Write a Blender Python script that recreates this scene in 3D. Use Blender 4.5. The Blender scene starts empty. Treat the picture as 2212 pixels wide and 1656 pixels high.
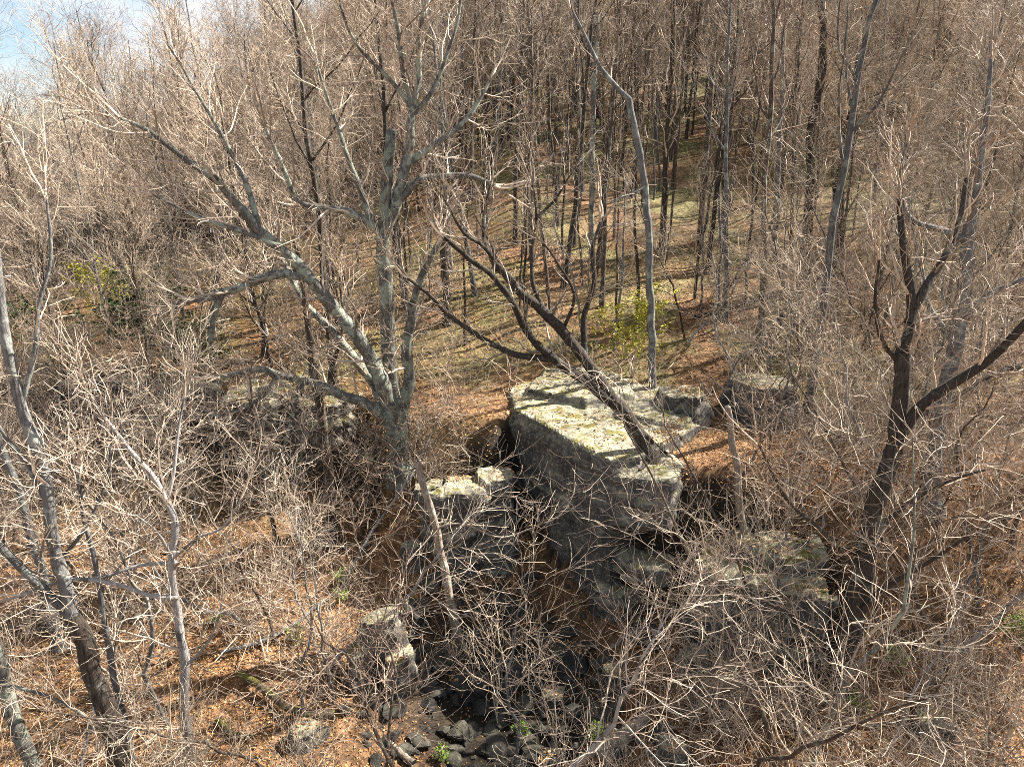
import bpy, bmesh, math, random
import numpy as np

# ------------------------------------------------------------------ camera, light, exposure
sc = bpy.context.scene
col = sc.collection
H = 13.0                                   # height of the drone camera above the lower forest floor
PITCH = math.radians(17.0)
F, CX, CY = 1522.0, 1106.0, 828.0          # pinhole of the photograph as viewed at 2212 x 1656
cam_d = bpy.data.cameras.new('camera'); cam = bpy.data.objects.new('camera', cam_d); col.objects.link(cam)
cam.location = (0, 0, H); cam.rotation_euler = (math.radians(90) - PITCH, 0, 0)
cam_d.sensor_width = 36.0; cam_d.lens = 36.0 * F / 2212.0
cam_d.clip_start = 0.1; cam_d.clip_end = 1500.0
sc.camera = cam

SUN_AZ = math.atan2(0.89, 0.46)            # clockwise from +Y: to the right and beyond
SUN_EL = math.radians(43)
world = bpy.data.worlds.new('World'); sc.world = world; world.use_nodes = True
wn = world.node_tree; wn.nodes.clear()
w_out = wn.nodes.new('ShaderNodeOutputWorld'); w_bg = wn.nodes.new('ShaderNodeBackground')
sky = wn.nodes.new('ShaderNodeTexSky'); sky.sky_type = 'NISHITA'; sky.sun_disc = False
sky.sun_elevation = SUN_EL; sky.sun_rotation = SUN_AZ; sky.air_density = 1.0; sky.dust_density = 1.4
w_tc = wn.nodes.new('ShaderNodeTexCoord'); w_mp = wn.nodes.new('ShaderNodeMapping'); w_mp.inputs['Scale'].default_value = (2.2, 2.2, 5.0); w_mp.inputs['Location'].default_value = (0, 2.1, 0)
w_no = wn.nodes.new('ShaderNodeTexNoise'); w_no.inputs['Scale'].default_value = 2.0; w_no.inputs['Detail'].default_value = 6
w_rp = wn.nodes.new('ShaderNodeValToRGB'); w_rp.color_ramp.elements[0].position = 0.42; w_rp.color_ramp.elements[1].position = 0.62
w_mx = wn.nodes.new('ShaderNodeMix'); w_mx.data_type = 'RGBA'; w_mx.inputs[7].default_value = (5.0, 5.2, 5.5, 1)
wn.links.new(w_tc.outputs['Generated'], w_mp.inputs['Vector']); wn.links.new(w_mp.outputs[0], w_no.inputs['Vector'])
wn.links.new(w_no.outputs[0], w_rp.inputs[0]); wn.links.new(w_rp.outputs[0], w_mx.inputs[0])
wn.links.new(sky.outputs[0], w_mx.inputs[6]); wn.links.new(w_mx.outputs[2], w_bg.inputs['Color'])
w_bg.inputs['Strength'].default_value = 0.05
wn.links.new(w_bg.outputs[0], w_out.inputs['Surface'])

sun_d = bpy.data.lights.new('sun', 'SUN'); sun = bpy.data.objects.new('sun', sun_d); col.objects.link(sun)
sun_d.energy = 5.0; sun_d.angle = math.radians(0.53); sun_d.color = (1.0, 0.94, 0.86)
sun.rotation_euler = (math.radians(90) - SUN_EL, 0, -SUN_AZ + math.pi)
sun.location = (30, 20, 60)

sc.view_settings.view_transform = 'Standard'; sc.view_settings.look = 'None'
sc.view_settings.gamma = 1.0; sc.view_settings.use_curve_mapping = False
sc.view_settings.exposure = 2.1
sc.cycles.use_denoising = False
sc.cycles.max_bounces = 4; sc.cycles.diffuse_bounces = 2; sc.cycles.glossy_bounces = 1
sc.cycles.transmission_bounces = 0; sc.cycles.transparent_max_bounces = 2
sc.cycles.filter_width = 0.9

rng = np.random.default_rng(11)
rnd = random.Random(5)

# ------------------------------------------------------------------ helpers: noise, terrain, pixels to places
def _hash(i, j, k):
    n = (i * 374761393 + j * 668265263 + k * 2147483647 + 1013904223) & 0xFFFFFFFF
    n = ((n ^ (n >> 13)) * 1274126177) & 0xFFFFFFFF
    n = n ^ (n >> 16)
    return (n & 0xFFFF) / 32767.5 - 1.0

def vnoise(P):
    P = np.asarray(P, float); I = np.floor(P).astype(np.int64); f = P - I; f = f * f * (3 - 2 * f)
    out = 0
    for a in (0, 1):
        for b in (0, 1):
            for c in (0, 1):
                w = (f[..., 0] if a else 1 - f[..., 0]) * (f[..., 1] if b else 1 - f[..., 1]) * (f[..., 2] if c else 1 - f[..., 2])
                out = out + w * _hash(I[..., 0] + a, I[..., 1] + b, I[..., 2] + c)
    return out

def fbm(P, octv=4, gain=0.5):
    s, a = 0, 1.0
    P = np.asarray(P, float)
    for o in range(octv):
        s = s + a * vnoise(P * (2.0 ** o) + 17.3 * o); a *= gain
    return s

def sstep(x, a, b):
    t = np.clip((np.asarray(x, float) - a) / (b - a), 0, 1)
    return t * t * (3 - 2 * t)

def softplus(x, k=1.0):
    x = np.asarray(x, float)
    return np.where(x > 20 * k, x, k * np.log1p(np.exp(np.minimum(x / k, 30))))

CLIFF_X = [-60, -30, -16, -11, -8.0, -5.6, -4.4, -2.8, -0.6, 0.2, 3.0, 4.5, 6.5, 9.0, 14, 30, 60]
CLIFF_Y = [36, 31, 27.5, 25.6, 24.8, 24.0, 22.0, 21.2, 21.4, 22.8, 19.2, 18.8, 18.0, 17.0, 16.6, 20, 26]
CLIFF_W = [5.0, 3.0, 1.4, 0.6, 0.6, 1.6, 3.2, 3.0, 1.2, 0.5, 0.5, 0.6, 1.5, 3.0, 4.2, 7, 9]

def terrain(x, y):
    """height above the lower forest floor datum (world z)"""
    x = np.asarray(x, float); y = np.asarray(y, float)
    lo = -13.2 + 0.13 * (y - 12) - 0.03 * x * sstep(x, 0, 14) - 0.03 * np.abs(np.minimum(x, 0)) * 0 + 0.0
    lo = np.minimum(lo, -11.0 + 0 * y)
    lo = lo - 1.9 * np.exp(-((x - 0.3) / 3.3) ** 2 - ((y - 16.2) / 4.0) ** 2)
    hi = -8.35 + 0.02 * (y - 20) + 0.30 * softplus(y - 26, 1.2)
    hi = hi - 0.15 * softplus(y - 112, 5.0) - 0.30 * softplus(y - 135, 8)
    hi = hi - (0.39 * np.maximum(-x + 1, 0) - 0.02 * np.maximum(x, 0)) * sstep(y, 18, 85)
    hi = hi - 0.30 * np.maximum(-x - 14, 0) * sstep(y, 34, 75)
    c = np.interp(x, CLIFF_X, CLIFF_Y); w = np.interp(x, CLIFF_X, CLIFF_W)
    s = sstep(y, c - w, c + w)
    z = lo * (1 - s) + hi * s
    P = np.stack([x, y, 0 * x], -1)
    z = z + 0.35 * fbm(P * 0.16, 3) * sstep(y, -5, 30) + 0.10 * fbm(P * 0.9 + 5, 3)
    return z + H

def ray(px, py):
    u = (px - CX) / F; v = (CY - py) / F
    return np.array([u, math.cos(PITCH) + v * math.sin(PITCH), -math.sin(PITCH) + v * math.cos(PITCH)])

def W(px, py, Y):
    """the point at distance Y in front of the camera on the line of sight of a pixel"""
    d = ray(px, py); t = Y / d[1]
    return np.array([d[0] * t, Y, H + d[2] * t])

def depth(p):
    q = np.asarray(p, float) - np.array([0, 0, H])
    return q[1] * math.cos(PITCH) - q[2] * math.sin(PITCH)

def pix(p):
    q = np.asarray(p, float) - np.array([0, 0, H])
    dz = q[1] * math.cos(PITCH) - q[2] * math.sin(PITCH)
    up = q[1] * math.sin(PITCH) + q[2] * math.cos(PITCH)
    return CX + F * q[0] / dz, CY - F * up / dz

def hit(px, py):
    d = ray(px, py)
    Y = np.linspace(6, 160, 6000); t = Y / d[1]
    z = H + d[2] * t; g = terrain(d[0] * t, Y)
    below = np.nonzero(z < g)[0]
    k = below[0] if len(below) else len(Y) - 1
    return np.array([d[0] * t[k], Y[k], g[k]])

# ------------------------------------------------------------------ helpers: meshes
class MB:
    def __init__(self):
        self.v, self.f, self.n = [], [], 0
    def add(self, V, Q):
        self.v.append(V); self.f.append(Q + self.n); self.n += len(V)
    def tubes(self, P, R, sides=3, cap=False):
        """P (N,K,3) centre lines, R (N,K) radii"""
        P = np.asarray(P, float); R = np.asarray(R, float)
        if P.ndim == 2: P, R = P[None], R[None]
        N, K = R.shape
        if N == 0: return
        T = np.empty_like(P)
        T[:, 1:-1] = P[:, 2:] - P[:, :-2]; T[:, 0] = P[:, 1] - P[:, 0]; T[:, -1] = P[:, -1] - P[:, -2]
        T /= np.linalg.norm(T, axis=2, keepdims=True) + 1e-9
        m = np.abs(P[:, -1] - P[:, 0]); ax = np.argmin(m, axis=1)
        ref = np.eye(3)[ax][:, None, :]
        U = np.cross(T, ref); U /= np.linalg.norm(U, axis=2, keepdims=True) + 1e-9
        V = np.cross(T, U)
        a = np.arange(sides) * 2 * math.pi / sides
        ring = (P[:, :, None, :] + R[:, :, None, None] * (np.cos(a)[None, None, :, None] * U[:, :, None, :] + np.sin(a)[None, None, :, None] * V[:, :, None, :]))
        verts = ring.reshape(-1, 3)
        n_ = np.arange(N)[:, None, None] * (K * sides); k_ = np.arange(K - 1)[None, :, None] * sides
        s_ = np.arange(sides)[None, None, :]; s2 = (s_ + 1) % sides
        q = np.stack([n_ + k_ + s_, n_ + k_ + s2, n_ + k_ + sides + s2, n_ + k_ + sides + s_], -1).reshape(-1, 4)
        self.add(verts, q)
    def build(self, name, mat, parent=None, smooth=False, link=True):
        V = np.concatenate(self.v).astype(np.float32)
        me = bpy.data.meshes.new(name)
        Q = np.concatenate(self.f)
        nf, w = Q.shape
        me.vertices.add(len(V)); me.vertices.foreach_set('co', V.ravel())
        me.loops.add(nf * w); me.loops.foreach_set('vertex_index', Q.ravel().astype(np.int32))
        me.polygons.add(nf); me.polygons.foreach_set('loop_start', (np.arange(nf) * w).astype(np.int32))
        me.polygons.foreach_set('use_smooth', np.full(nf, smooth))
        me.update(calc_edges=True)
        me.materials.append(mat)
        o = bpy.data.objects.new(name, me); col.objects.link(o)
        if parent: o.parent = parent
        return o

def norm(v): return v / (np.linalg.norm(v, axis=-1, keepdims=True) + 1e-9)

def sample_line(P, R, t):
    """points, tangents, radii on polylines (N,K,3) at t (N,n)"""
    N, K = R.shape
    x = np.clip(t, 0, 0.9999) * (K - 1); i = np.floor(x).astype(int); f = (x - i)[..., None]
    n = np.arange(N)[:, None]
    A, B = P[n, i], P[n, i + 1]
    return A * (1 - f) + B * f, norm(B - A), R[n, i] * (1 - f[..., 0]) + R[n, i + 1] * f[..., 0]

def grow(P, R, n, t0, t1, length, ang, K=4, wig=0.18, up=0.1, rs=0.5, rmax=9, rend=0.002, taper=0.5, lean=None, rg=None):
    """n children on each parent line; returns their lines and radii"""
    rg = rg or rng
    N = len(P)
    t = t0 + (t1 - t0) * (np.arange(n)[None, :] + rg.random((N, n))) / n
    pos, T, r = sample_line(P, R, t)
    z = np.where(np.abs(T[..., 2:3]) > 0.9, np.array([1.0, 0, 0]), np.array([0, 0, 1.0]))
    U = norm(np.cross(T, z)); V = np.cross(T, U)
    az = (np.arange(n) * 2.399)[None, :] + rg.random((N, 1)) * 6.28 + rg.normal(0, 0.5, (N, n))
    an = np.radians(ang[0] + (ang[1] - ang[0]) * rg.random((N, n)))
    D = np.cos(an)[..., None] * T + np.sin(an)[..., None] * (np.cos(az)[..., None] * U + np.sin(az)[..., None] * V)
    L = (length[0] + (length[1] - length[0]) * rg.random((N, n))) * (1 - taper * np.clip((t - t0) / (t1 - t0 + 1e-6), 0, 1))
    pos = pos.reshape(-1, 3); D = D.reshape(-1, 3); L = L.ravel(); r = r.ravel()
    M = len(pos); pts = np.empty((M, K, 3)); pts[:, 0] = pos; d = D
    for k in range(1, K):
        d = d + wig * rg.normal(0, 1, (M, 3)); d[:, 2] += up
        if lean is not None: d = d + lean
        d = norm(d); pts[:, k] = pts[:, k - 1] + d * (L / (K - 1))[:, None]
    r0 = np.minimum(r * rs, rmax); r0 = np.maximum(r0, rend)
    s = np.linspace(0, 1, K)[None, :] ** 0.9
    return pts, r0[:, None] * (1 - s) + rend * s

def smooth_line(pts, K):
    """Catmull-Rom through pts (n,d) resampled evenly"""
    p = np.asarray(pts, float)
    q = np.vstack([2 * p[0] - p[1], p, 2 * p[-1] - p[-2]])
    out = []
    for i in range(1, len(q) - 2):
        for t in np.linspace(0, 1, 12, endpoint=False):
            a, b, c, d = q[i - 1], q[i], q[i + 1], q[i + 2]
            out.append(0.5 * ((2 * b) + (c - a) * t + (2 * a - 5 * b + 4 * c - d) * t * t + (3 * b - a - 3 * c + d) * t ** 3))
    out.append(p[-1]); out = np.array(out)
    s = np.r_[0, np.cumsum(np.linalg.norm(np.diff(out[:, :3], axis=0), axis=1))]
    x = np.linspace(0, s[-1], K)
    return np.stack([np.interp(x, s, out[:, j]) for j in range(out.shape[1])], 1)

# ------------------------------------------------------------------ materials
def mat_base(name):
    m = bpy.data.materials.new(name); m.use_nodes = True
    nt = m.node_tree; b = nt.nodes['Principled BSDF']; b.inputs['Roughness'].default_value = 0.85
    b.inputs['Specular IOR Level'].default_value = 0.2
    return m, nt, b

def N_(nt, typ, **kw):
    n = nt.nodes.new(typ)
    for k, v in kw.items(): setattr(n, k, v)
    return n

def mixc(nt, fac, a, b):
    m = N_(nt, 'ShaderNodeMix', data_type='RGBA')
    for sock, v in ((m.inputs[0], fac), (m.inputs[6], a), (m.inputs[7], b)):
        if isinstance(v, (tuple, list)): sock.default_value = (*v, 1) if len(v) == 3 else v
        elif isinstance(v, (int, float)): sock.default_value = v
        else: nt.links.new(v, sock)
    return m.outputs[2]

def ramp(nt, src, p0, p1):
    r = N_(nt, 'ShaderNodeMapRange'); r.inputs['From Min'].default_value = p0; r.inputs['From Max'].default_value = p1
    nt.links.new(src, r.inputs['Value']); return r.outputs[0]

def noise(nt, vec, scale, detail=4, rough=0.6):
    n = N_(nt, 'ShaderNodeTexNoise'); n.inputs['Scale'].default_value = scale; n.inputs['Detail'].default_value = detail
    n.inputs['Roughness'].default_value = rough
    if vec is not None: nt.links.new(vec, n.inputs['Vector'])
    return n.outputs[0]

def scaled(nt, vec, s):
    m = N_(nt, 'ShaderNodeMapping'); m.inputs['Scale'].default_value = s; nt.links.new(vec, m.inputs['Vector']); return m.outputs[0]

def bark_mat(name, a, b, lichen=None, amt=0.5, fur=1.0):
    m, nt, bs = mat_base(name)
    tc = N_(nt, 'ShaderNodeTexCoord'); v = tc.outputs['Object']
    n1 = noise(nt, scaled(nt, v, (14 * fur, 14 * fur, 2.2 * fur)), 1.6, 5, 0.7)
    c = mixc(nt, ramp(nt, n1, 0.35, 0.65), a, b)
    if lichen:
        n2 = noise(nt, v, 2.6, 5, 0.65)
        c = mixc(nt, ramp(nt, n2, 0.62 - 0.25 * amt, 0.68 - 0.2 * amt), c, lichen)
    oi = N_(nt, 'ShaderNodeObjectInfo')
    hs = N_(nt, 'ShaderNodeHueSaturation'); nt.links.new(ramp_to(nt, oi.outputs['Random'], 0.8, 1.2), hs.inputs['Value']); nt.links.new(c, hs.inputs['Color'])
    nt.links.new(hs.outputs[0], bs.inputs['Base Color'])
    bp = N_(nt, 'ShaderNodeBump'); bp.inputs['Strength'].default_value = 1.0; bp.inputs['Distance'].default_value = 0.055
    nt.links.new(n1, bp.inputs['Height']); nt.links.new(bp.outputs[0], bs.inputs['Normal'])
    return m

def ramp_to(nt, src, a, b):
    r = N_(nt, 'ShaderNodeMapRange'); r.inputs['To Min'].default_value = a; r.inputs['To Max'].default_value = b
    nt.links.new(src, r.inputs['Value']); return r.outputs[0]

def twig_mat(name, a, b):
    m, nt, bs = mat_base(name)
    g = N_(nt, 'ShaderNodeNewGeometry'); oi = N_(nt, 'ShaderNodeObjectInfo')
    c = mixc(nt, g.outputs['Random Per Island'], a, b)
    hs = N_(nt, 'ShaderNodeHueSaturation'); nt.links.new(ramp_to(nt, oi.outputs['Random'], 0.78, 1.2), hs.inputs['Value']); nt.links.new(c, hs.inputs['Color'])
    nt.links.new(hs.outputs[0], bs.inputs['Base Color'])
    bs.inputs['Roughness'].default_value = 0.7
    return m

M = {}
M['bark_lichen'] = bark_mat('lichen_bark', (0.055, 0.05, 0.045), (0.19, 0.18, 0.155), (0.27, 0.295, 0.235), 0.6)
M['bark_dark'] = bark_mat('dark_bark', (0.022, 0.018, 0.015), (0.085, 0.068, 0.053), (0.15, 0.15, 0.12), 0.2)
M['bark_brown'] = bark_mat('brown_bark', (0.035, 0.026, 0.02), (0.135, 0.10, 0.075), (0.19, 0.195, 0.15), 0.3)
M['bark_grey'] = bark_mat('grey_bark', (0.07, 0.068, 0.066), (0.18, 0.175, 0.165), (0.25, 0.26, 0.23), 0.4)
M['bark_pale'] = bark_mat('pale_bark', (0.20, 0.19, 0.18), (0.40, 0.38, 0.355), (0.10, 0.095, 0.09), 0.3)
M['bark_dead'] = bark_mat('weathered_wood', (0.17, 0.13, 0.10), (0.37, 0.30, 0.235), (0.42, 0.42, 0.34), 0.3)
M['wood_raw'] = bark_mat('splintered_wood', (0.20, 0.10, 0.05), (0.50, 0.33, 0.20), None, 0, 0.8)
M['bark_moss'] = bark_mat('mossy_bark', (0.05, 0.04, 0.03), (0.14, 0.105, 0.07), (0.15, 0.14, 0.03), 0.55)
M['twig'] = twig_mat('brown_twig', (0.13, 0.095, 0.066), (0.66, 0.525, 0.385))
M['twig_grey'] = twig_mat('grey_twig', (0.09, 0.07, 0.052), (0.56, 0.455, 0.34))
M['twig_pale'] = twig_mat('pale_twig', (0.11, 0.085, 0.065), (0.62, 0.51, 0.39))
M['twig_red'] = twig_mat('reddish_twig', (0.08, 0.055, 0.042), (0.42, 0.31, 0.225))
M['leaf_yellow'] = twig_mat('yellow_green_leaf', (0.28, 0.27, 0.03), (0.50, 0.46, 0.05))
M['leaf_bud'] = twig_mat('pale_yellow_bud', (0.36, 0.30, 0.12), (0.58, 0.50, 0.18))
M['leaf_green'] = twig_mat('fresh_green_leaf', (0.10, 0.20, 0.02), (0.24, 0.36, 0.04))
M['leaf_dark'] = twig_mat('evergreen_leaf', (0.02, 0.045, 0.015), (0.06, 0.10, 0.03))

def rock_mat(shade_dark=False):
    m, nt, bs = mat_base('shade_dark_stone' if shade_dark else 'sandstone'); tc = N_(nt, 'ShaderNodeTexCoord'); v = tc.outputs['Object']
    n1 = noise(nt, v, 0.9, 6, 0.65); n2 = noise(nt, v, 6, 6, 0.7); n3 = noise(nt, scaled(nt, v, (2.2, 2.2, 0.35)), 1.6, 5, 0.7)
    c = mixc(nt, ramp(nt, n1, 0.35, 0.65), (0.045, 0.043, 0.042), (0.11, 0.103, 0.09))
    c = mixc(nt, ramp(nt, n2, 0.50, 0.66), c, (0.22, 0.21, 0.17))
    c = mixc(nt, ramp(nt, n3, 0.50, 0.68), c, (0.045, 0.043, 0.042))
    g = N_(nt, 'ShaderNodeNewGeometry'); sp = N_(nt, 'ShaderNodeSeparateXYZ'); nt.links.new(g.outputs['Normal'], sp.inputs[0])
    n4 = noise(nt, v, 1.7, 6, 0.7)
    mu = N_(nt, 'ShaderNodeMath', operation='MULTIPLY'); nt.links.new(ramp(nt, sp.outputs[2], 0.45, 0.8), mu.inputs[0]); nt.links.new(ramp(nt, n4, 0.51, 0.60), mu.inputs[1])
    n5 = noise(nt, v, 3.1, 6, 0.75)
    ml = N_(nt, 'ShaderNodeMath', operation='MULTIPLY'); nt.links.new(ramp(nt, sp.outputs[2], 0.35, 0.8), ml.inputs[0]); nt.links.new(ramp(nt, n5, 0.36, 0.56), ml.inputs[1])
    c = mixc(nt, ml.outputs[0], c, (0.34, 0.31, 0.21))
    c = mixc(nt, mu.outputs[0], c, (0.13, 0.12, 0.03))
    if shade_dark: c = mixc(nt, ramp(nt, n1, 0.3, 0.62), (0.022, 0.021, 0.020), mixc(nt, 0.22, (0.04, 0.038, 0.034), c))  # darker copy of the stone, ravine shade put into its colour
    nt.links.new(c, bs.inputs['Base Color'])
    bp = N_(nt, 'ShaderNodeBump'); bp.inputs['Strength'].default_value = 0.8; bp.inputs['Distance'].default_value = 0.06
    nt.links.new(n2, bp.inputs['Height']); nt.links.new(bp.outputs[0], bs.inputs['Normal'])
    return m
M['rock'] = rock_mat(); M['rock_shade'] = rock_mat(True)

def floor_mat():
    m, nt, bs = mat_base('leaf_litter_soil'); tc = N_(nt, 'ShaderNodeTexCoord'); v = tc.outputs['Object']
    vo = N_(nt, 'ShaderNodeTexVoronoi'); vo.inputs['Scale'].default_value = 7.0; nt.links.new(v, vo.inputs['Vector'])
    sp = N_(nt, 'ShaderNodeSeparateColor'); nt.links.new(vo.outputs['Color'], sp.inputs[0])
    c = mixc(nt, sp.outputs[0], (0.075, 0.040, 0.02), (0.31, 0.170, 0.08))
    c2 = mixc(nt, sp.outputs[1], (0.075, 0.06, 0.022), (0.23, 0.20, 0.075))
    n1 = noise(nt, v, 0.22, 5, 0.65)
    ag = N_(nt, 'ShaderNodeAttribute'); ag.attribute_name = 'grassy'
    mg = N_(nt, 'ShaderNodeMath', operation='MULTIPLY'); nt.links.new(ag.outputs['Fac'], mg.inputs[0]); nt.links.new(ramp(nt, n1, 0.42, 0.58), mg.inputs[1])
    c = mixc(nt, mg.outputs[0], c, c2)
    n2 = noise(nt, v, 1.1, 5, 0.7)
    c = mixc(nt, ramp(nt, n2, 0.58, 0.75), c, (0.05, 0.036, 0.022))
    at = N_(nt, 'ShaderNodeAttribute'); at.attribute_name = 'shade_soil'
    c = mixc(nt, at.outputs['Fac'], c, mixc(nt, ramp(nt, n2, 0.45, 0.65), (0.018, 0.014, 0.010), (0.05, 0.035, 0.02)))  # floor colour carries painted ravine shade and dark soil of steep banks
    nt.links.new(c, bs.inputs['Base Color'])
    bp = N_(nt, 'ShaderNodeBump'); bp.inputs['Strength'].default_value = 1.0; bp.inputs['Distance'].default_value = 0.08
    nt.links.new(sp.outputs[2], bp.inputs['Height']); nt.links.new(bp.outputs[0], bs.inputs['Normal'])
    return m
M['floor'] = floor_mat()

def litter_mat():
    m, nt, bs = mat_base('fallen_leaf'); g = N_(nt, 'ShaderNodeNewGeometry')
    cr = N_(nt, 'ShaderNodeValToRGB'); nt.links.new(g.outputs['Random Per Island'], cr.inputs[0])
    e = cr.color_ramp.elements; e[0].color = (0.16, 0.075, 0.03, 1); e[1].color = (0.52, 0.36, 0.20, 1)
    for p, c in ((0.25, (0.30, 0.145, 0.06, 1)), (0.5, (0.42, 0.22, 0.09, 1)), (0.75, (0.46, 0.27, 0.10, 1))):
        k = e.new(p); k.color = c
    nt.links.new(cr.outputs[0], bs.inputs['Base Color'])
    return m
M['litter'] = litter_mat()

# ------------------------------------------------------------------ tagging
things = []
def tag(o, label, cat, group=None):
    o['label'] = label; o['category'] = cat
    if group: o['group'] = group
    things.append(o); return o
def empty(name, loc, label, cat, group=None, rz=0):
    o = bpy.data.objects.new(name, None); col.objects.link(o); o.location = loc; o.rotation_euler = (0, 0, rz)
    o.empty_display_size = 0.2
    return tag(o, label, cat, group)

# ------------------------------------------------------------------ the ground
def axis(segs):
    a = []
    for s, e, st in segs: a.append(np.arange(s, e, st))
    return np.concatenate(a)
gx = axis([(-420, -120, 20), (-120, -40, 4), (-40, -14, 0.9), (-14, 14, 0.3), (14, 40, 0.9), (40, 120, 4), (120, 421, 20)])
gy = axis([(-60, -4, 6), (-4, 10, 0.8), (10, 30, 0.3), (30, 60, 0.7), (60, 150, 2), (150, 520, 25)])
GX, GY = np.meshgrid(gx, gy)
GZ = terrain(GX, GY)
b = MB(); nx, ny = len(gx), len(gy)
i, j = np.meshgrid(np.arange(nx - 1), np.arange(ny - 1)); k = (j * nx + i).ravel()
b.add(np.stack([GX, GY, GZ], -1).reshape(-1, 3), np.stack([k, k + 1, k + nx + 1, k + nx], -1))
ground = b.build('forest_floor', M['floor'], smooth=True)
slope = np.hypot(np.gradient(GZ, gy, axis=0), np.gradient(GZ, gx, axis=1))
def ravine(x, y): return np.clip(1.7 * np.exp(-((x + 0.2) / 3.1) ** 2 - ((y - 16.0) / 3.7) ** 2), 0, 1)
shade_soil_mask = np.clip(np.maximum(ravine(GX, GY), sstep(slope, .8, 1.5)), 0, 1)  # shade painted over the ravine floor, plus bare dark soil on steep banks
gr = sstep(GY, 19.5, 26) * (0.75 + .25 * sstep(GX, -20, 0))
at = ground.data.attributes.new('grassy', 'FLOAT', 'POINT'); at.data.foreach_set('value', gr.astype(np.float32).ravel())
at = ground.data.attributes.new('shade_soil', 'FLOAT', 'POINT'); at.data.foreach_set('value', shade_soil_mask.astype(np.float32).ravel()); ground['kind'] = 'structure'
ground['label'] = 'leaf covered forest floor rising into the hillside'

# ------------------------------------------------------------------ rocks
def hull_block(bm, poly, z0, z1, inset=0.0, jit=0.12, r=None):
    r = r or rnd
    cx = sum(p[0] for p in poly) / len(poly); cy = sum(p[1] for p in poly) / len(poly)
    vs = []
    for (x, y) in poly:
        for z, s in ((z0, 1.0), (z0 * .5 + z1 * .5, 1.0 - inset * .3), (z1, 1.0 - inset)):
            vs.append(bm.verts.new((cx + (x - cx) * s + r.uniform(-jit, jit), cy + (y - cy) * s + r.uniform(-jit, jit), z + r.uniform(-jit, jit) * .6)))
    res = bmesh.ops.convex_hull(bm, input=vs)
    junk = [e for e in res['geom_interior'] if isinstance(e, bmesh.types.BMVert)]
    bmesh.ops.delete(bm, geom=junk, context='VERTS')

def rock(name, blocks, voxel, label, amp=0.10, strata=0.07, cat='rock', group=None, seed=0, shade_dark=False):
    """blocks: (polygon, z0, z1, inset) joined, remeshed and weathered"""
    bm = bmesh.new()
    for bl in blocks: hull_block(bm, *bl)
    me = bpy.data.meshes.new(name + '_blocks'); bm.to_mesh(me); bm.free()
    tmp = bpy.data.objects.new('tmp', me); col.objects.link(tmp)
    md = tmp.modifiers.new('r', 'REMESH'); md.mode = 'VOXEL'; md.voxel_size = voxel
    dg = bpy.context.evaluated_depsgraph_get(); ev = tmp.evaluated_get(dg)
    m2 = bpy.data.meshes.new_from_object(ev); bpy.data.objects.remove(tmp); bpy.data.meshes.remove(me)
    n = len(m2.vertices); P = np.empty(n * 3, np.float32); m2.vertices.foreach_get('co', P); P = P.reshape(-1, 3).astype(float)
    Nn = np.empty(n * 3, np.float32); m2.vertices.foreach_get('normal', Nn); Nn = Nn.reshape(-1, 3).astype(float)
    S = np.array([seed * 7.1, seed * 3.3, 0])
    d = amp * fbm(P * 0.9 + S, 4, 0.55) + amp * 0.35 * fbm(P * 4.0 + S, 3, 0.6)
    lay = vnoise(np.stack([P[:, 0] * .25, P[:, 1] * .25, P[:, 2] * 3.2 + 0.5 * vnoise(P * 0.5 + S)], 1) + S)
    d += strata * np.sign(lay) * np.minimum(np.abs(lay) * 3, 1) * (1 - np.abs(Nn[:, 2]))
    crack = np.abs(vnoise(P * np.array([0.8, 0.8, 0.25]) + S + 9)); d -= amp * 1.3 * np.exp(-(crack / 0.05) ** 2)
    P = P + Nn * d[:, None]
    base = np.array([P[:, 0].mean(), P[:, 1].mean(), P[:, 2].min()])
    m2.vertices.foreach_set('co', (P - base).astype(np.float32).ravel())
    m2.polygons.foreach_set('use_smooth', np.zeros(len(m2.polygons), bool)); m2.name = name
    m2.materials.clear(); m2.materials.append(M['rock_shade' if shade_dark else 'rock']); m2.update()
    o = bpy.data.objects.new(name, m2); col.objects.link(o); o.location = base
    return tag(o, label, cat, group)

def zr(z): return z + H
def blob(cx, cy, rx, ry, rot=0, n=7, r=rnd):
    out = []
    for i in range(n):
        a = 6.283 * (i + r.uniform(-.25, .25)) / n; x, y = rx * math.cos(a), ry * math.sin(a)
        out.append((cx + x * math.cos(rot) - y * math.sin(rot), cy + x * math.sin(rot) + y * math.cos(rot)))
    return out

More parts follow.
